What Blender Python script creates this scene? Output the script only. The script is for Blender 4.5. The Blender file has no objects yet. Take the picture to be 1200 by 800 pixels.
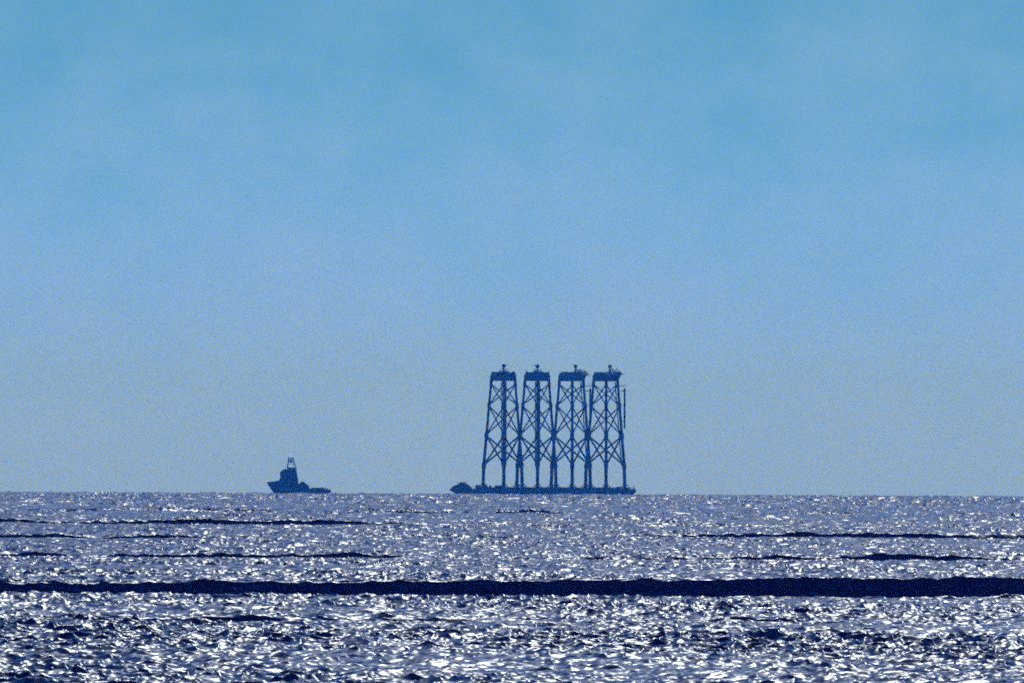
import bpy, bmesh, math, random
import numpy as np
from mathutils import Vector, Matrix
R = math.radians
random.seed(4)
S = bpy.context.scene
COL = S.collection

# ------------------------------------------------------------------ camera, sky, sun, exposure
EYE = 4.5                 # eye height above the sea, metres
EARTH = 7.4e6             # earth radius with usual refraction, metres
DIST = 7500.0             # range to the barge
FPX = 7500.0 / 0.53       # focal length in 1200-wide pixels

cam = bpy.data.cameras.new('camera')
cam.sensor_width = 36.0
cam.lens = FPX / 1200.0 * 36.0
cam.clip_start = 1.0
cam.clip_end = 80000.0
cam_ob = bpy.data.objects.new('camera', cam)
COL.objects.link(cam_ob)
pitch = math.atan(163.7 / FPX)
ROLL = R(0.239)
cam_ob.matrix_world = (Matrix.Translation((0, 0, EYE)) @ Matrix.Rotation(pitch, 4, 'X')
                       @ Matrix.Rotation(R(90), 4, 'X') @ Matrix.Rotation(ROLL, 4, 'Z'))
S.camera = cam_ob

SUN_EL, SUN_AZ = 42.3, 2.0          # degrees; azimuth clockwise from straight ahead (+Y)
SKY_STRENGTH = 0.071
SKY_TINT = (0.33, 0.87, 1.69)
SKY_TINT_HIGH = (0.22, 0.78, 1.9)
SKY_TINT_LOW = (0.56, 1.13, 3.1)
SUN_POWER = 2.0
EXPOSURE = -0.8

w = bpy.data.worlds.new("World")
S.world = w
w.use_nodes = True
nt = w.node_tree
nt.nodes.clear()
def N(tree, kind, **kw):
    n = tree.nodes.new(kind)
    for k, v in kw.items():
        setattr(n, k, v)
    return n
out = N(nt, 'ShaderNodeOutputWorld')
bg = N(nt, 'ShaderNodeBackground')
bg.inputs['Strength'].default_value = SKY_STRENGTH
sky = N(nt, 'ShaderNodeTexSky', sky_type='NISHITA')
sky.sun_disc = False
sky.sun_elevation = R(SUN_EL)
sky.sun_rotation = R(SUN_AZ)
sky.altitude = 0
sky.air_density = 1.0
sky.dust_density = 0.3
sky.ozone_density = 3.0
tint = N(nt, 'ShaderNodeMix', data_type='RGBA', blend_type='MULTIPLY')
tint.inputs['Factor'].default_value = 1.0
# the lowest degrees of sky are blue-grey rather than yellow
geo = N(nt, 'ShaderNodeTexCoord')
sep = N(nt, 'ShaderNodeSeparateXYZ')
nt.links.new(geo.outputs['Generated'], sep.inputs['Vector'])
low = N(nt, 'ShaderNodeMapRange', interpolation_type='SMOOTHSTEP')
low.inputs['From Min'].default_value = 0.0
low.inputs['From Max'].default_value = 0.045
nt.links.new(sep.outputs['Z'], low.inputs['Value'])
band = N(nt, 'ShaderNodeMix', data_type='RGBA')
band.inputs['A'].default_value = SKY_TINT_LOW + (1,)
band.inputs['B'].default_value = SKY_TINT + (1,)
nt.links.new(low.outputs['Result'], band.inputs['Factor'])
high = N(nt, 'ShaderNodeMapRange', interpolation_type='SMOOTHSTEP')
high.inputs['From Min'].default_value = 0.045
high.inputs['From Max'].default_value = 0.30
nt.links.new(sep.outputs['Z'], high.inputs['Value'])
band2 = N(nt, 'ShaderNodeMix', data_type='RGBA')
band2.inputs['B'].default_value = SKY_TINT_HIGH + (1,)
nt.links.new(high.outputs['Result'], band2.inputs['Factor'])
nt.links.new(band.outputs['Result'], band2.inputs['A'])
nt.links.new(band2.outputs['Result'], tint.inputs['B'])
nt.links.new(sky.outputs['Color'], tint.inputs['A'])
# thin, soft veils of high cloud over the blue
tc = N(nt, 'ShaderNodeTexCoord')
mp = N(nt, 'ShaderNodeMapping')
mp.inputs['Scale'].default_value = (75, 75, 95)
nt.links.new(tc.outputs['Generated'], mp.inputs['Vector'])
nz = N(nt, 'ShaderNodeTexNoise')
nz.inputs['Scale'].default_value = 1.0
nz.inputs['Detail'].default_value = 7
nz.inputs['Roughness'].default_value = 0.62
nt.links.new(mp.outputs['Vector'], nz.inputs['Vector'])
rp = N(nt, 'ShaderNodeValToRGB')
rp.color_ramp.elements[0].position = 0.36
rp.color_ramp.elements[0].color = (0.74, 0.94, 0.98, 1)
rp.color_ramp.elements[1].position = 0.66
rp.color_ramp.elements[1].color = (1.22, 1.06, 1.04, 1)
nt.links.new(nz.outputs['Fac'], rp.inputs['Fac'])
cl = N(nt, 'ShaderNodeMix', data_type='RGBA', blend_type='MULTIPLY')
veil = N(nt, 'ShaderNodeMapRange')                # the haze hides the clouds near the horizon
veil.inputs['From Min'].default_value = 0.008
veil.inputs['From Max'].default_value = 0.034
veil.inputs['To Min'].default_value = 0.12
veil.inputs['To Max'].default_value = 0.95
nt.links.new(sep.outputs['Z'], veil.inputs['Value'])
nt.links.new(veil.outputs['Result'], cl.inputs['Factor'])
nt.links.new(tint.outputs['Result'], cl.inputs['A'])
nt.links.new(rp.outputs['Color'], cl.inputs['B'])
nt.links.new(cl.outputs['Result'], bg.inputs['Color'])
nt.links.new(bg.outputs['Background'], out.inputs['Surface'])

sl = bpy.data.lights.new('sun', 'SUN')
sl.energy = SUN_POWER
sl.angle = R(0.5)
sl.color = (0.94, 1.0, 1.0)
so = bpy.data.objects.new('sun', sl)
COL.objects.link(so)
sd = Vector((math.sin(R(SUN_AZ)) * math.cos(R(SUN_EL)), math.cos(R(SUN_AZ)) * math.cos(R(SUN_EL)), math.sin(R(SUN_EL))))
so.rotation_euler = sd.to_track_quat('Z', 'Y').to_euler()

S.view_settings.view_transform = 'Standard'
S.view_settings.look = 'None'
S.view_settings.gamma = 1.0
S.view_settings.exposure = EXPOSURE
S.view_settings.use_curve_mapping = False
S.render.engine = 'CYCLES'
S.cycles.use_denoising = False
S.cycles.use_adaptive_sampling = True
S.cycles.adaptive_threshold = 0.1
S.cycles.adaptive_min_samples = 8
S.cycles.filter_width = 1.8
S.cycles.volume_bounces = 0
S.cycles.max_bounces = 4
S.cycles.caustics_reflective = False
S.cycles.sample_clamp_indirect = 2.0

# ------------------------------------------------------------------ materials
def mat(name, color, rough=0.6, metallic=0.0, var=0.25, scale=0.6):
    m = bpy.data.materials.new(name)
    m.use_nodes = True
    t = m.node_tree
    b = t.nodes['Principled BSDF']
    b.inputs['Roughness'].default_value = rough
    b.inputs['Metallic'].default_value = metallic
    c = N(t, 'ShaderNodeTexCoord')
    n = N(t, 'ShaderNodeTexNoise')
    n.inputs['Scale'].default_value = scale
    n.inputs['Detail'].default_value = 6
    r = N(t, 'ShaderNodeValToRGB')
    r.color_ramp.elements[0].position = 0.3
    r.color_ramp.elements[1].position = 0.7
    r.color_ramp.elements[0].color = tuple(x * (1 - var) for x in color) + (1,)
    r.color_ramp.elements[1].color = tuple(min(1, x * (1 + var)) for x in color) + (1,)
    t.links.new(c.outputs['Object'], n.inputs['Vector'])
    t.links.new(n.outputs['Fac'], r.inputs['Fac'])
    t.links.new(r.outputs['Color'], b.inputs['Base Color'])
    return m
M = dict(
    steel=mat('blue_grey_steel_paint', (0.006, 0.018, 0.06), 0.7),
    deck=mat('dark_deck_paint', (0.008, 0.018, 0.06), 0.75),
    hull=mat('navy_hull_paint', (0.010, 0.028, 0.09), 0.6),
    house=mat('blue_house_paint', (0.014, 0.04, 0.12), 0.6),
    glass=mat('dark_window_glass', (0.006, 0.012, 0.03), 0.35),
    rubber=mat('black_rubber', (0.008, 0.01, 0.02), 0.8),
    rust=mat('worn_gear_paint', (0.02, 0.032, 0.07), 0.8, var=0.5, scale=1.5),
)

# ------------------------------------------------------------------ mesh helpers
class MB:
    def __init__(self):
        self.b = bmesh.new()
    def box(self, c, s, rz=0.0, bev=0.0):
        m = Matrix.Translation(c) @ Matrix.Rotation(rz, 4, 'Z') @ Matrix.Diagonal((s[0], s[1], s[2], 1))
        g = bmesh.ops.create_cube(self.b, size=1.0, matrix=m)
        if bev:
            ed = list({e for v in g['verts'] for e in v.link_edges})
            bmesh.ops.bevel(self.b, geom=ed, offset=bev, segments=1, affect='EDGES')
        return self
    def tube(self, a, b, r0, r1=None, n=10):
        a, b = Vector(a), Vector(b)
        r1 = r0 if r1 is None else r1
        d = b - a
        m = Matrix.Translation((a + b) / 2) @ d.to_track_quat('Z', 'Y').to_matrix().to_4x4()
        bmesh.ops.create_cone(self.b, cap_ends=True, segments=n, radius1=r0, radius2=r1, depth=d.length, matrix=m)
        return self
    def prism(self, pts, z0, z1, scale_top=1.0):
        lo = [self.b.verts.new((x, y, z0)) for x, y in pts]
        hi = [self.b.verts.new((x * scale_top, y * scale_top, z1)) for x, y in pts]
        self.b.faces.new(lo[::-1]); self.b.faces.new(hi)
        n = len(pts)
        for i in range(n):
            self.b.faces.new((lo[i], lo[(i + 1) % n], hi[(i + 1) % n], hi[i]))
        return self
    def sideprism(self, pts, y0, y1):          # an outline in x-z carried across the beam
        lo = [self.b.verts.new((x, y0, z)) for x, z in pts]
        hi = [self.b.verts.new((x, y1, z)) for x, z in pts]
        self.b.faces.new(lo); self.b.faces.new(hi[::-1])
        n = len(pts)
        for i in range(n):
            self.b.faces.new((lo[(i + 1) % n], lo[i], hi[i], hi[(i + 1) % n]))
        return self
    def loft(self, rings):
        vs = [[self.b.verts.new(p) for p in r] for r in rings]
        for a, b in zip(vs, vs[1:]):
            for i in range(len(a) - 1):
                self.b.faces.new((a[i], a[i + 1], b[i + 1], b[i]))
        return vs
    def endprism(self, pts, x0, x1):           # an outline in y-z carried along the length
        lo = [self.b.verts.new((x0, y, z)) for y, z in pts]
        hi = [self.b.verts.new((x1, y, z)) for y, z in pts]
        self.b.faces.new(lo); self.b.faces.new(hi[::-1])
        n = len(pts)
        for i in range(n):
            self.b.faces.new((lo[(i + 1) % n], lo[i], hi[i], hi[(i + 1) % n]))
        return self
    def build(self, name, m, parent=None):
        bmesh.ops.recalc_face_normals(self.b, faces=self.b.faces)
        me = bpy.data.meshes.new(name)
        self.b.to_mesh(me); self.b.free()
        me.materials.append(m)
        o = bpy.data.objects.new(name, me)
        COL.objects.link(o)
        if parent:
            o.parent = parent
        return o

def thing(name, label, cat, loc=(0, 0, 0), rz=0.0, group=None):
    o = bpy.data.objects.new(name, None)
    o.empty_display_size = 1.0
    COL.objects.link(o)
    o.location = loc
    o.rotation_euler = (0, 0, rz)
    o['label'] = label; o['category'] = cat
    if group:
        o['group'] = group
    return o

def copy_tree(o, parent=None):
    c = o.copy()
    COL.objects.link(c)
    if parent:
        c.parent = parent
    for ch in list(o.children):
        copy_tree(ch, c)
    return c

def sea_level(x, y):
    return -(x * x + y * y) / (2 * EARTH)

# ------------------------------------------------------------------ sea
def build_sea():
    rng = np.random.default_rng(11)
    # wind-chop tiles from a directional spectrum, one per smallest wavelength kept
    n, L = 1024, 84.0
    k1 = 2 * np.pi * np.fft.fftfreq(n, L / n)
    kx, ky = np.meshgrid(k1, k1, indexing='xy')
    k = np.hypot(kx, ky); k[0, 0] = 1e-6
    wd = R(-104)                                # the chop runs towards the viewer, a little to the left
    c = (kx * np.cos(wd) + ky * np.sin(wd)) / k
    spec = np.exp(-(2 * np.pi / (k * 3.6)) ** 2) / k ** 3.25 * (0.4 + np.abs(c) ** 2)
    spec[0, 0] = 0
    amp = np.sqrt(spec) * (rng.standard_normal((n, n)) + 1j * rng.standard_normal((n, n)))
    def field(a, cut):
        return a * np.exp(-(k * cut / (2 * np.pi)) ** 4)
    h0 = np.fft.ifft2(field(amp, 0.4)).real
    sx = np.fft.ifft2(1j * kx * field(amp, 0.4)).real
    sy = np.fft.ifft2(1j * ky * field(amp, 0.4)).real
    norm = 0.30 / math.sqrt((sx ** 2 + sy ** 2).mean())
    amp = amp * norm
    cuts = [0.25, 0.5, 1.0, 2.0, 4.0]
    tiles = []
    for cu in cuts:
        a = field(amp, cu)
        tiles.append(np.stack([np.fft.ifft2(a).real,
                               np.fft.ifft2(1j * kx / k * a).real,
                               np.fft.ifft2(1j * ky / k * a).real]).astype(np.float32))
    def samp(lv, x, y):
        u = np.mod(x / L * n, n); v = np.mod(y / L * n, n)
        i0 = np.floor(u).astype(np.int32) % n; j0 = np.floor(v).astype(np.int32) % n
        fu = (u - np.floor(u)).astype(np.float32); fv = (v - np.floor(v)).astype(np.float32)
        i1 = (i0 + 1) % n; j1 = (j0 + 1) % n
        t = tiles[lv]
        return (t[:, j0, i0] * (1 - fu) * (1 - fv) + t[:, j0, i1] * fu * (1 - fv)
                + t[:, j1, i0] * (1 - fu) * fv + t[:, j1, i1] * fu * fv)
    # slow smooth 1-D wobble
    def wob(x, seed, ln):
        g = np.random.default_rng(seed)
        s = np.zeros_like(x)
        for i in range(6):
            s += np.sin(x * 2 * np.pi / (ln * 0.55 ** i) + g.uniform(0, 6.28)) * 0.6 ** i
        return s / 1.6
    # swells: range of the foot, skew, height, x-envelope (centre, half width), front and back length
    swells = [
        (474.0, 0.03, 0.67, 0.006, 0.0, 400.0, 0.46, 16.0, 0.045),
        (381.0, 0.03, 0.20, 0.0, -7.0, 6.4, 0.2, 5.0, 0.22),
        (385.0, 0.05, 0.16, 0.0, 9.5, 4.0, 0.14, 5.0, 0.4),
        (338.0, 0.05, 0.09, 0.0, -9.0, 4.0, 0.13, 4.0, 0.4),
        (320.0, 0.04, 0.08, 0.0, 7.0, 3.0, 0.12, 4.0, 0.4),
        (700.0, 0.06, 0.28, 0.0, 19.0, 16.0, 0.25, 9.0, 0.45),
        (706.0, 0.00, 0.27, 0.0, -20.0, 16.0, 0.24, 9.0, 0.45),
        (975.0, 0.04, 0.54, 0.0, 31.0, 21.0, 0.42, 12.0, 0.12),
        (925.0, 0.02, 0.34, 0.0, -36.0, 22.0, 0.3, 10.0, 0.45),
        (1230.0, 0.05, 0.50, 0.0, -36.0, 32.0, 0.46, 12.0, 0.3),
        (1700.0, 0.10, 0.5, 0.0, -30.0, 50.0, 0.45, 14.0, 0.3),
    ]
    # rows: range from the eye, finer near and over the swell fronts
    d = [3.0]
    while d[-1] < 215:
        d.append(d[-1] * 1.22)
    d[-1] = 235.0
    while d[-1] < 11500:
        r = d[-1]
        ds = r * (3.2e-4 if r < 420 else 4.2e-4 if r < 1500 else 6.0e-4 if r < 6000 else 1.1e-3)
        if r > 8600: ds = 60.0
        for s in swells:
            if s[0] - abs(s[1]) * 26 - 0.8 < r < s[0] + abs(s[1]) * 26 + s[6] + 0.8:
                ds = min(ds, max(s[6] / 8.0, 0.045))
        d.append(r + ds)
    d = np.array(d)
    half = R(2.95)
    nc = 860
    a_mid = np.linspace(-half, half, nc)
    a_side = half + (R(180) - half) * (np.linspace(0, 1, 26)[1:] ** 2.6)
    ang = np.concatenate([-a_side[::-1], a_mid, a_side[:-1]])
    nr, na = len(d), len(ang)
    inside = np.clip(1 - (np.abs(ang) - half) / R(0.25), 0, 1)
    P = np.zeros((nr, na, 3), np.float32)
    ca, sa = np.cos(ang), np.sin(ang)
    t1, t2 = R(17), R(-23)
    dsr = np.gradient(d)
    for i0 in range(0, nr, 200):
        i1 = min(nr, i0 + 200)
        x = d[i0:i1, None] * sa[None]; y = d[i0:i1, None] * ca[None]
        lam = np.maximum(0.6 * dsr[i0:i1].mean(), 0.25)
        lv = int(np.clip(np.ceil(math.log2(lam / 0.25) - 0.3), 0, 4))
        a = samp(lv, x * math.cos(t1) - y * math.sin(t1), x * math.sin(t1) + y * math.cos(t1))
        b = samp(lv, (x * math.cos(t2) - y * math.sin(t2)) * 1.9 + 31, (x * math.sin(t2) + y * math.cos(t2)) * 1.9 + 77)
        # gusts: patches of livelier and calmer chop
        g = 1.0 + 0.22 * np.sin(x * 0.21 + y * 0.043 + 1.1) * np.sin(x * 0.083 - y * 0.027 + 0.4) + 0.18 * np.sin(y * 0.061 + 0.9 * np.sin(x * 0.06))
        wgt = inside[None] * g * (1 + np.clip((d[i0:i1, None] - 1000) / 2200, 0, 1.7))     # rougher offshore
        if i0 == 0:
            wgt = wgt * np.clip((d[i0:i1, None] - 120) / 100, 0, 1)
        z = sea_level(x, y)
        damp = np.ones_like(x)
        up = np.zeros_like(x)
        for q, (f0, sk, H, hs, xc, xh, Lf, Lb, ew) in enumerate(swells):
            if f0 - 20 - abs(sk) * 60 > d[i1 - 1] or f0 + 8 * Lb < d[i0]:
                continue
            foot = f0 + sk * x + 0.3 * wob(x, 40 + q, 19.0)
            env = np.exp(-np.abs((x - xc) / xh) ** 4) * (1 + ew * wob(x, 70 + q, 14.0 * f0 / 474.0))
            hh = (H + hs * x) * env
            s = (y - foot) / Lf
            front = np.clip(s, 0, 1)
            pr = np.where(s < 1, front, np.exp(-np.clip(s - 1, 0, 50) * Lf / Lb))
            up += hh * np.maximum(pr, 0)
            on = np.clip((s + 0.1) / 0.15, 0, 1) * np.clip((1.12 - s) / 0.15, 0, 1) * np.clip(env, 0, 1)
            damp *= 1 - (0.95 if q == 0 else 0.74) * on
        up += 0.05 * np.sin(y * 2 * np.pi / 37 + 1.3 * np.sin(x * 0.05)) * inside[None] + 0.035 * np.sin(y * 2 * np.pi / 23.7 + x * 0.06) * inside[None]
        far = np.clip((y - 650) / 2600, 0, 1) * np.clip((7600 - y) / 3200, 0.16, 1) * inside[None]
        if far.max() > 0:
            gr = np.random.default_rng(9)
            for w_ in range(18):                # the longer seas running offshore
                wl, dr, ph = gr.uniform(5.5, 20), gr.normal(0.15, 0.75), gr.uniform(0, 6.28)
                kk = 2 * np.pi / wl
                up += far * (0.0072 * wl + 0.03) * np.sin(kk * (x * math.sin(dr) + y * math.cos(dr)) + ph)
            mott = np.zeros_like(x)
            for w_ in range(10):                # squalls: long patches of livelier water
                mott += np.sin(x * gr.normal(0, 0.8) + y * gr.normal(0, 0.012) + gr.uniform(0, 6.28))
            wgt = wgt * (1 + far * np.clip(mott / 2.2, -0.75, 1.0))
        cx = a[1] * math.cos(t1) + a[2] * math.sin(t1)
        cy = -a[1] * math.sin(t1) + a[2] * math.cos(t1)
        wgt = wgt * damp
        z = z + up + wgt * (0.80 * a[0] + 0.36 * b[0])
        P[i0:i1, :, 0] = x + 0.9 * wgt * cx
        P[i0:i1, :, 1] = y + 0.9 * wgt * cy
        P[i0:i1, :, 2] = z
    # faces: the ring closes behind the eye
    idx = np.arange(nr * na, dtype=np.int32).reshape(nr, na)
    nx = np.roll(idx, -1, axis=1)
    q = np.stack([idx[:-1], nx[:-1], nx[1:], idx[1:]], axis=-1).reshape(-1, 4)[:, ::-1]
    nq = len(q)
    cap = idx[0]                              # the disc under the eye
    me = bpy.data.meshes.new('sea')
    me.vertices.add(nr * na)
    me.vertices.foreach_set('co', P.reshape(-1))
    me.loops.add(nq * 4 + na)
    me.loops.foreach_set('vertex_index', np.concatenate([q.reshape(-1), cap[::-1].astype(np.int32)]))
    me.polygons.add(nq + 1)
    me.polygons.foreach_set('loop_start', np.arange(nq + 1, dtype=np.int32) * 4)
    me.polygons.foreach_set('use_smooth', np.ones(nq + 1, dtype=bool))
    me.update(calc_edges=True)
    me.validate()
    o = bpy.data.objects.new('sea', me)
    COL.objects.link(o)
    o['kind'] = 'structure'
    o['label'] = 'dark blue sea glittering with sunlight, crossed by one long dark swell'
    # water: dark body colour, glossy, with ripples finer than the mesh turning the normal
    m = bpy.data.materials.new('sea_water')
    m.use_nodes = True
    t = m.node_tree
    b = t.nodes['Principled BSDF']
    b.inputs['Base Color'].default_value = (0.0006, 0.042, 0.14, 1)
    b.inputs['IOR'].default_value = 1.333
    b.inputs['Roughness'].default_value = 0.27
    ge = N(t, 'ShaderNodeNewGeometry')
    # the wind roughens the open water, away from the sheltered shore
    sp = N(t, 'ShaderNodeSeparateXYZ')
    t.links.new(ge.outputs['Position'], sp.inputs['Vector'])
    ro = N(t, 'ShaderNodeMapRange')
    ro.inputs['From Min'].default_value = 600
    ro.inputs['From Max'].default_value = 4500
    ro.inputs['To Min'].default_value = 0.32
    ro.inputs['To Max'].default_value = 0.31
    t.links.new(sp.outputs['Y'], ro.inputs['Value'])
    t.links.new(ro.outputs['Result'], b.inputs['Roughness'])
    n1 = N(t, 'ShaderNodeTexNoise', noise_dimensions='2D')
    n1.inputs['Scale'].default_value = 1.3
    n1.inputs['Detail'].default_value = 4.0
    n1.inputs['Roughness'].default_value = 0.68
    mpn = N(t, 'ShaderNodeMapping')
    mpn.inputs['Rotation'].default_value = (0, 0, R(14))
    mpn.inputs['Scale'].default_value = (0.55, 1.0, 1.0)
    t.links.new(ge.outputs['Position'], mpn.inputs['Vector'])
    t.links.new(mpn.outputs['Vector'], n1.inputs['Vector'])
    sub = N(t, 'ShaderNodeVectorMath', operation='SUBTRACT')
    sub.inputs[1].default_value = (0.5, 0.5, 0.5)
    t.links.new(n1.outputs['Color'], sub.inputs[0])
    mul = N(t, 'ShaderNodeVectorMath', operation='MULTIPLY')
    mul.inputs[1].default_value = (0.95, 1.1, 0.0)
    t.links.new(sub.outputs['Vector'], mul.inputs[0])
    add = N(t, 'ShaderNodeVectorMath', operation='ADD')
    t.links.new(mul.outputs['Vector'], add.inputs[0])
    t.links.new(ge.outputs['Normal'], add.inputs[1])
    nm = N(t, 'ShaderNodeVectorMath', operation='NORMALIZE')
    t.links.new(add.outputs['Vector'], nm.inputs[0])
    t.links.new(nm.outputs['Vector'], b.inputs['Normal'])
    me.materials.append(m)
build_sea()

# ------------------------------------------------------------------ haze between the eye and the far ships
hz = MB().box((0, 0, 45), (24000, 24000, 130)).build('haze', M['steel'])
hz.data.materials.clear()
hm = bpy.data.materials.new('sea_haze')
hm.use_nodes = True
ht = hm.node_tree
ht.nodes.clear()
ho = N(ht, 'ShaderNodeOutputMaterial')
hv = N(ht, 'ShaderNodeVolumePrincipled')
hv.inputs['Color'].default_value = (0.05, 0.32, 1.0, 1)
hv.inputs['Absorption Color'].default_value = (1, 1, 1, 1)
hv.inputs['Density'].default_value = 8.0e-5
hv.inputs['Anisotropy'].default_value = 0.45
ht.links.new(hv.outputs['Volume'], ho.inputs['Volume'])
hz.data.materials.append(hm)
hz['kind'] = 'stuff'
hz['label'] = 'thin blue sea haze lying between the shore and the barge'

# ------------------------------------------------------------------ barge
BX, BY = 19.2, DIST
BZ = sea_level(BX, BY)
barge = thing('cargo_barge', 'long low flat dark blue barge carrying four lattice towers', 'barge', (BX, BY, BZ))
HL, BEAM, DK = 58.0, 32.0, 3.7
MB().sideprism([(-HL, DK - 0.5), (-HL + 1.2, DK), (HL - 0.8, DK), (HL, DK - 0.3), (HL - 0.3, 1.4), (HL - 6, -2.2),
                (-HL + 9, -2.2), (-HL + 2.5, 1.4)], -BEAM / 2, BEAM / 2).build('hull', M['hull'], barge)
for s in (-1, 1):
    MB().box((0, s * (BEAM / 2 + 0.10), 2.6), (2 * HL - 9, 0.18, 0.35)).build('rubbing_strake', M['rubber'], barge)
# the hump of gear at the bow: winch house, fairleads and a breakwater
MB().sideprism([(-56.6, DK), (-55.4, DK + 1.5), (-52.8, DK + 2.5), (-51.2, DK + 3.4), (-48.8, DK + 3.5), (-46.2, DK + 2.6),
                (-44.6, DK + 1.2), (-43.8, DK)], -11.5, 11.5).build('breakwater', M['deck'], barge)
b = MB()
b.box((-49.6, 2.0, DK + 3.75), (4.2, 7.0, 0.5)).tube((-47.6, -3, DK + 3), (-47.6, -3, DK + 4.9), 0.18).tube((-52.6, 3, DK + 2.4), (-52.6, 3, DK + 4.2), 0.15)
b.build('bow_winch', M['rust'], barge)
b = MB()
for x in np.linspace(-HL + 3, HL - 2, 44):
    for s in (-1, 1):
        b.tube((x, s * 15.6, DK), (x, s * 15.6, DK + 1.1), 0.06, n=6)
for s in (-1, 1):
    for zz in (0.6, 1.1):
        b.tube((-HL + 3, s * 15.6, DK + zz), (HL - 2, s * 15.6, DK + zz), 0.05, n=6)
b.build('railing', M['steel'], barge)
# skid beams along the deck, under the towers
for yy in (-11.0, -6.5, 0.0, 6.5, 11.0):
    MB().box((4.2, yy, DK + 0.45), (88.0, 1.0, 0.9)).build('skid_beam', M['deck'], barge)
JC = [-24.4, -3.45, 17.97, 39.2]
rots = [R(-88), R(88), R(32), R(-32)]
RF = 14.08
for jx, jr in zip(JC, rots):
    for q in range(3):
        a = jr + q * 2 * math.pi / 3
        fx, fy = jx + RF * math.cos(a), RF * math.sin(a)
        MB().prism([(fx + 1.9 * math.cos(t), fy + 1.9 * math.sin(t)) for t in np.linspace(0, 2 * math.pi, 9)[:-1]], DK, DK + 0.9).build('grillage_stool', M['steel'], barge)
        b = MB()
        for t in (a + 1.0, a - 1.0, a + math.pi):
            b.tube((fx + 4.0 * math.cos(t), fy + 4.0 * math.sin(t), DK + 0.1), (fx + 0.8 * math.cos(t), fy + 0.8 * math.sin(t), DK + 3.2), 0.28, n=8)
        b.build('sea_fastening', M['steel'], barge)
for x, s in [(-55.5, -1), (-40.5, -1), (-26, -1), (-8, -1), (10, -1), (28, -1), (46, -1), (54, -1), (-40.5, 1), (46, 1)]:
    MB().tube((x - 0.5, s * 14.4, DK), (x - 0.5, s * 14.4, DK + 1.0), 0.32).tube((x + 0.5, s * 14.4, DK), (x + 0.5, s * 14.4, DK + 1.0), 0.32).build('bollard', M['rubber'], barge)
b = MB().box((56.9, 0, DK + 0.55), (0.7, 26, 1.1)).tube((56.6, -6, DK), (56.6, -6, DK + 2.4), 0.16)
b.build('stern_post', M['deck'], barge)

# loose gear standing on the deck
def gear(name, label, cat, x, y, size, kind):
    o = thing(name, label, cat, (BX + x, BY + y, BZ + DK))
    sx, sy, sz = size
    if kind == 'container':
        MB().box((0, 0, sz / 2 + 0.12), (sx, sy, sz), bev=0.06).build('body', M['rust'], o)
        b = MB()
        for i in range(int(sx / 0.5)):
            b.box((-sx / 2 + 0.4 + i * 0.5, -sy / 2 - 0.03, sz / 2 + 0.12), (0.2, 0.08, sz - 0.4))
        b.build('ribs', M['rust'], o)
        MB().box((0, 0, 0.055), (sx - 0.2, sy - 0.2, 0.11)).build('skid', M['deck'], o)
    else:
        MB().tube((0, -sy / 2, sz * 0.55), (0, sy / 2, sz * 0.55), sz * 0.42, n=16).build('drum', M['rust'], o)
        for s in (-1, 1):
            MB().sideprism([(-sx / 2, 0), (sx / 2, 0), (sx * 0.2, sz), (-sx * 0.2, sz)], s * sy / 2 - 0.12, s * sy / 2 + 0.12).build('side_frame', M['deck'], o)
    return o
gear('container', 'low dark container on the barge deck just right of the bow hump', 'container', -39.9, -8.0, (3.2, 2.4, 2.2), 'container')
gear('container', 'taller dark container on the barge deck left of the first tower leg', 'container', -35.9, -8.6, (3.4, 2.4, 2.6), 'container')
gear('mooring_winch', 'dark mooring winch beside the lowest notch in the barge deck line', 'winch', -32.4, -9.4, (2.6, 3.0, 2.1), 'winch')
gear('container', 'long low container on the barge deck between first and second tower legs', 'container', -26.6, -14.0, (6.0, 2.4, 1.9), 'container')
gear('container', 'small dark container near the stern end of the barge deck', 'container', 47.6, -12.0, (3.0, 2.4, 1.5), 'container')
gear('mooring_winch', 'dark mooring winch near the stern end of the barge deck', 'winch', 51.6, -9.4, (2.6, 3.0, 1.7), 'winch')

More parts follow.
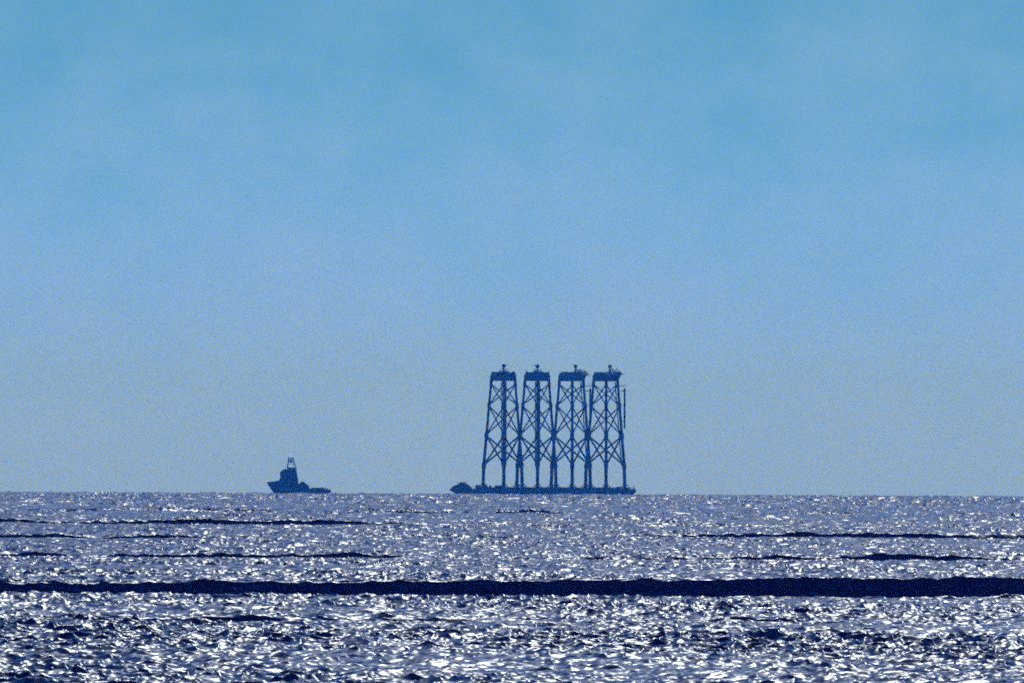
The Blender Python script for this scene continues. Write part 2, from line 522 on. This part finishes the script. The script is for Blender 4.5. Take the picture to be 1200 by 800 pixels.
# ------------------------------------------------------------------ lattice towers (jacket foundations)
FOOT = 0.9                                     # they stand on the stools
def make_tower():
    t = thing('lattice_tower', '', 'tower', group='three-legged lattice towers on the barge')
    z_top, zs = 66.9, [65.4, 51.6, 33.2, 14.4]  # node heights above the deck
    def leg_r(z):
        if z < zs[3]:
            return 14.08 + (13.6 - 14.08) * (z - FOOT) / (zs[3] - FOOT)
        return 13.6 + (8.57 - 13.6) * (z - zs[3]) / (z_top - zs[3])
    def pt(q, z):
        a = q * 2 * math.pi / 3
        r = leg_r(z)
        return Vector((r * math.cos(a), r * math.sin(a), z))
    for q in range(3):
        b = MB()
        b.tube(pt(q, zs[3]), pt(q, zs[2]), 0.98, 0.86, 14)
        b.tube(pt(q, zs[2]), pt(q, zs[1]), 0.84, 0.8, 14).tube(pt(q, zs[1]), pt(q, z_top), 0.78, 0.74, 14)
        for z, rr in zip(zs, (0.95, 1.1, 1.3, 1.35)):
            b.tube(pt(q, z - 1.6), pt(q, z + 1.6), rr, n=14)
        leg = b.build('leg', M['steel'], t)
        b = MB().tube(pt(q, FOOT), pt(q, zs[3]), 1.04, 1.04, 16).tube(pt(q, FOOT), pt(q, FOOT + 0.8), 1.5, 1.3, 16).tube(pt(q, FOOT + 3.4), pt(q, FOOT + 4.2), 1.12, n=16)
        b.build('pile_sleeve', M['steel'], leg)
    for q in range(3):
        p = (q + 1) % 3
        for lv in range(3):
            r = (0.38, 0.42, 0.55)[lv]
            zt, zb = zs[lv] - 0.4, zs[lv + 1] + 0.4
            MB().tube(pt(q, zt), pt(p, zb), r, n=8).build('brace', M['steel'], t)
            MB().tube(pt(p, zt), pt(q, zb), r, n=8).build('brace', M['steel'], t)
    # the work platform on top: a truncated triangle with its corners on the legs
    def tri(r, cut):
        pts = []
        for q in range(3):
            a = q * 2 * math.pi / 3
            for s in (-1, 1):
                pts.append((r * math.cos(a) - s * cut * math.sin(a), r * math.sin(a) + s * cut * math.cos(a)))
        return pts
    b = MB().prism(tri(8.3, 1.2), 66.9, 68.0, 1.03).prism(tri(8.6, 1.35), 68.0, 70.2).prism(tri(8.58, 1.34), 70.2, 71.0, 0.93)
    for q in range(3):
        b.tube(pt(q, 66.0), (8.4 * math.cos(q * 2.0944), 8.4 * math.sin(q * 2.0944), 70.5), 0.85, n=14)
    b.build('platform', M['deck'], t)
    b = MB()
    ring = tri(7.9, 1.25)
    for i in range(6):
        a, c = Vector(ring[i] + (71.0,)), Vector(ring[(i + 1) % 6] + (71.0,))
        nseg = 2 if (c - a).length < 6 else 6
        for j in range(nseg):
            p0 = a.lerp(c, j / nseg)
            b.tube(p0, p0 + Vector((0, 0, 1.25)), 0.09, n=6)
        for zz in (0.65, 1.25):
            b.tube(a + Vector((0, 0, zz)), c + Vector((0, 0, zz)), 0.08, n=6)
    b.build('railing', M['steel'], t)
    # tower flange in the middle, under a weather cover
    MB().tube((-1.0, 0, 71.0), (-1.0, 0, 71.5), 3.3, 3.2, 24).tube((-1.0, 0, 71.5), (-1.0, 0, 71.9), 3.1, 2.6, 24).build('tower_flange', M['deck'], t)
    MB().box((-2.3, 0, 71.95), (7.4, 5.6, 0.95), bev=0.12).box((-4.2, 0.6, 72.5), (2.0, 2.4, 0.5), bev=0.08).build('generator_house', M['deck'], t)
    # upper laydown deck on the landing side, standing proud of the platform
    ld = MB().endprism([(-6.2, 71.0), (-5.4, 71.5), (-3.4, 72.2), (-2.6, 72.9), (2.4, 72.9), (3.6, 72.1), (5.6, 71.4), (6.0, 71.0)], 3.0, 9.2).sideprism([(7.6, 67.4), (9.6, 71.2), (7.6, 71.2)], -2.6, 2.6).build('laydown_deck', M['deck'], t)
    b = MB()
    for x, y in [(3.3, -2.4), (6.0, -2.4), (8.8, -2.4), (8.8, 0), (8.8, 2.2), (6.0, 2.2), (3.3, 2.2)]:
        b.tube((x, y, 72.8), (x, y, 73.9), 0.09, n=6)
    for zz in (73.35, 73.9):
        for p0, p1 in [((3.3, -2.4), (8.8, -2.4)), ((8.8, -2.4), (8.8, 2.2)), ((8.8, 2.2), (3.3, 2.2))]:
            b.tube(p0 + (zz,), p1 + (zz,), 0.08, n=6)
    b.build('railing', M['steel'], ld)
    # small gear along the platform edge
    for q, (x, y, sx, sy, sz) in enumerate([(-4.5, 4.5, 2.2, 1.6, 1.1), (-4.8, -3.8, 1.6, 2.0, 1.5), (-1.5, -5.6, 1.8, 1.4, 0.9), (0.5, 5.2, 1.5, 1.3, 0.8)]):
        MB().box((x, y, 71.0 + sz / 2), (sx, sy, sz), bev=0.08).build('equipment_box', M['rust'], t)
    # davit crane: post, head and short jib
    cr = MB().tube((2.9, 0, 71.0), (2.9, 0, 75.4), 0.6, 0.5, 12).build('davit_crane', M['steel'], t)
    MB().box((2.9, 0, 76.2), (1.3, 2.3, 1.9), bev=0.2).tube((2.9, 0, 76.4), (2.9, 0, 77.3), 0.12, n=8).build('crane_head', M['steel'], cr)
    MB().tube((2.9, 0.2, 75.7), (2.3, 3.0, 77.2), 0.17, 0.12, 8).build('jib', M['steel'], cr)
    lamp = MB().tube((9.3, -1.0, 70.6), (10.9, -1.0, 71.0), 0.12, n=6).box((11.0, -1.0, 70.9), (0.7, 0.7, 0.7), bev=0.1).build('navigation_light', M['steel'], t)
    # boat landing and ladder hung outside leg one
    b = MB()
    for s in (-1, 1):
        b.tube((13.7, s * 0.55, 37.5), (13.7, s * 0.55, 62.5), 0.3, n=10)
    for z in np.arange(38, 62.4, 1.2):
        b.tube((13.7, -0.55, z), (13.7, 0.55, z), 0.09, n=6)
    landing = b.build('boat_landing', M['steel'], t)
    for z in (42.0, 52.0, 61.0):
        b = MB()
        for s in (-1, 1):
            b.tube((leg_r(z), 0, z), (13.7, s * 0.55, z), 0.22, n=8)
        b.build('bracket', M['steel'], landing)
    MB().box((11.4, 0, 64.0), (5.4, 3.0, 0.35)).tube((13.9, -1.4, 64), (13.9, -1.4, 65.3), 0.08, n=6).tube((13.9, 1.4, 64), (13.9, 1.4, 65.3), 0.08, n=6).tube((13.9, -1.4, 65.3), (13.9, 1.4, 65.3), 0.08, n=6).build('rest_platform', M['steel'], t)
    # cable tubes clamped beside leg one
    for s in (-1, 1):
        b = MB()
        for z0, z1 in ((14.4, 33.2), (33.2, 51.6), (51.6, 66.5)):
            b.tube((leg_r(z0) - 1.1, s * 1.25, z0), (leg_r(z1) - 1.1, s * 1.35, z1), 0.36, n=8)
        b.build('cable_tube', M['steel'], t)
    return t
labels = ['leftmost lattice tower on the barge, nearest the bow hump, thick dark middle leg',
          'second lattice tower from the left on the barge, peaked platform above its middle leg',
          'third lattice tower from the left on the barge, flat platform jutting right',
          'rightmost lattice tower on the barge, pipe ladder standing clear of its right leg']
tower = make_tower()
for i in range(4):
    o = tower if i == 0 else copy_tree(tower)
    o.location = (BX + JC[i], BY, BZ + DK)
    o.rotation_euler = (0, 0, rots[i])
    o['label'] = labels[i]
    # each platform carries its own odd lot of gear
    rr = random.Random(50 + i)
    for q in range(5):
        a, r = rr.uniform(0.9, 5.4), rr.uniform(3.5, 6.8)
        sz = rr.uniform(0.6, 1.7)
        MB().box((r * math.cos(a), r * math.sin(a), 71.0 + sz / 2), (rr.uniform(0.9, 2.4), rr.uniform(0.9, 2.0), sz), rz=a, bev=0.08).build('equipment_box', M['rust'], o)
    for q in range(3):
        a, r = rr.uniform(0.9, 5.4), rr.uniform(5.0, 7.4)
        MB().tube((r * math.cos(a), r * math.sin(a), 71.0), (r * math.cos(a), r * math.sin(a), 71.0 + rr.uniform(1.4, 2.6)), 0.16, n=8).build('lamp_post', M['steel'], o)
    for q in range(2):
        MB().tube((rr.uniform(3.5, 8.5), rr.uniform(-2.4, 2.2), 72.9), (rr.uniform(3.5, 9.0), rr.uniform(-2.6, 2.4), 72.9 + rr.uniform(1.0, 2.0)), 0.16, n=8).build('stanchion', M['steel'], o)

# ------------------------------------------------------------------ tug
U = 0.53
TX, TY = (350 - 600 + 0.75) * U, DIST
tug = thing('tug_boat', 'small dark blue tug with high bow, wheelhouse and gantry mast, low stern', 'tug', (TX, TY, sea_level(TX, TY)))
def hull_rings():
    # stations from bow to stern: x, deck height, half beam at deck, half beam at waterline
    st = [(-19.6, 7.3, 0.15, 0.05, 6.6), (-18.6, 7.35, 2.2, 0.05, 4.6), (-17.2, 7.45, 3.6, 0.1, 2.6), (-15.4, 7.6, 4.8, 1.0, 0.2),
          (-12.5, 8.1, 5.7, 3.0, -1.6), (-8.0, 7.6, 6.2, 5.2, -2.6), (-1.0, 6.6, 6.4, 6.0, -2.8), (4.0, 5.2, 6.4, 6.1, -2.8),
          (6.2, 3.5, 6.4, 6.1, -2.6), (13.0, 3.25, 6.3, 6.0, -2.2), (17.5, 2.9, 6.0, 5.6, -0.8), (19.9, 2.5, 5.2, 4.6, 1.0)]
    rings = []
    for x, zd, bd, bw, zk in st:
        zm = zk + (zd - zk) * 0.45
        bm = bw + (bd - bw) * 0.45
        half = [(bd, zd), (bm, zm), (bw * 0.8, zk + (zd - zk) * 0.12), (0.02, zk)]
        r = [(x, y, z) for y, z in half] + [(x, -y, z) for y, z in half[::-1]]
        rings.append(r)
    return rings
b = MB()
vs = b.loft(hull_rings())
for a_, c_ in zip(vs, vs[1:]):
    b.b.faces.new((a_[0], a_[-1], c_[-1], c_[0]))
b.b.faces.new(vs[0]); b.b.faces.new(vs[-1])
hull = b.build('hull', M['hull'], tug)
for a_ in np.linspace(-13, 16, 12):
    for s in (-1, 1):
        hb = 6.45 if a_ < 14 else 6.1
        if a_ < -9: hb = 5.9
        MB().tube((a_, s * (hb - 0.2), 1.6), (a_, s * (hb + 0.25), 1.6), 0.6, n=12).build('fender', M['rubber'], hull)
# superstructure
dh = MB().sideprism([(-12.6, 7.0), (-12.0, 8.9), (-11.2, 10.2), (-11.0, 10.4), (-0.6, 10.4), (-0.2, 6.0), (-12.0, 6.0)], -4.6, 4.6).build('deckhouse', M['house'], tug)
for x in (-9.5, -7.3, -5.1, -2.9):
    for s in (-1, 1):
        MB().box((x, s * 4.62, 9.0), (0.9, 0.1, 0.9), bev=0.04).build('window', M['glass'], dh)
wh = MB().sideprism([(-11.4, 10.4), (-11.6, 13.4), (-10.6, 14.2), (-9.4, 14.9), (-1.5, 14.9), (-1.3, 13.2), (-0.7, 10.4)], -3.6, 3.6).build('wheelhouse', M['house'], tug)
MB().box((-6.5, -3.62, 13.0), (7.6, 0.1, 1.2)).box((-6.5, 3.62, 13.0), (7.6, 0.1, 1.2)).box((-11.62, 0, 12.9), (0.12, 6.0, 0.9)).build('window', M['glass'], wh)
MB().box((-5.6, 0, 15.05), (8.2, 7.6, 0.28)).build('roof', M['house'], wh)
for s in (-1, 1):
    b = MB()
    b.tube((-11.4, s * 4.4, 10.4), (-11.4, s * 4.4, 11.5), 0.07, n=6).tube((-1.0, s * 4.4, 10.4), (-1.0, s * 4.4, 11.5), 0.07, n=6).tube((-11.4, s * 4.4, 11.5), (-1.0, s * 4.4, 11.5), 0.06, n=6)
    b.build('railing', M['steel'], dh)
# gantry mast
b = MB()
for s in (-1, 1):
    b.tube((-7.0, s * 1.4, 15), (-6.5, s * 0.9, 22.0), 0.34, 0.26, 8).tube((-2.0, s * 1.4, 15), (-3.3, s * 0.9, 22.0), 0.34, 0.26, 8)
for z in (16.2, 18.6, 19.6, 20.6, 21.3, 21.9):
    k = (z - 15) / 7
    b.tube((-7.0 + 0.5 * k, -1.2, z), (-2.0 - 1.3 * k, -1.2, z), 0.16, n=6).tube((-7.0 + 0.5 * k, 1.2, z), (-2.0 - 1.3 * k, 1.2, z), 0.16, n=6)
b.tube((-6.6, -1.0, 19.2), (-3.4, -1.0, 21.6), 0.14, n=6).tube((-3.2, 1.0, 19.2), (-6.6, 1.0, 21.6), 0.14, n=6)
mast = b.build('mast', M['steel'], tug)
MB().box((-4.9, 0, 20.3), (1.7, 2.0, 1.5), bev=0.1).build('radar', M['steel'], mast)
MB().box((-5.0, 0, 22.1), (2.9, 0.5, 0.45)).build('radar', M['steel'], mast)
MB().box((-4.6, 0, 15.6), (4.2, 2.0, 1.0), bev=0.2).build('mast_base', M['house'], mast)
for p0, p1, r_ in [((-6.4, 0.6, 22), (-6.4, 0.6, 23.2), .1), ((-3.5, -0.6, 22), (-3.5, -0.6, 23.0), .1), ((-8.2, 1, 15), (-8.2, 1, 17.6), .1), ((-1.5, 2, 15), (-1.2, 2, 17.0), .16)]:
    MB().tube(p0, p1, r_, n=6).build('antenna', M['steel'], mast)
for s in (-1, 1):
    MB().sideprism([(0.4, 5.4), (0.8, 6.9), (2.0, 7.4), (3.3, 7.5), (4.6, 6.0), (5.0, 5.0)], s * 3.4 - 0.9, s * 3.4 + 0.9).build('funnel', M['house'], tug)
b = MB().tube((5.2, -2.0, 4.6), (5.2, 2.0, 4.6), 1.2, n=16).box((5.2, -2.2, 4.0), (2.4, 0.3, 2.4)).box((5.2, 2.2, 4.0), (2.4, 0.3, 2.4))
b.build('towing_winch', M['rust'], tug)
MB().tube((2.4, -2.4, 6.2), (2.6, -2.0, 8.0), 0.2, n=8).tube((2.4, 2.4, 6.2), (2.6, 2.0, 8.0), 0.2, n=8).tube((2.6, -2.0, 8.0), (2.6, 2.0, 8.0), 0.2, n=8).build('towing_frame', M['steel'], tug)
for s in (-1, 1):
    MB().box((12.6, s * 6.1, 3.5), (9.0, 0.16, 0.7)).build('bulwark', M['hull'], tug)
    MB().tube((18.0, s * 4.2, 2.6), (18.0, s * 4.2, 3.5), 0.25, n=8).build('bollard', M['rubber'], tug)
MB().tube((19.4, -3.2, 2.4), (19.4, 3.2, 2.4), 0.5, n=14).build('stern_roller', M['rubber'], tug)
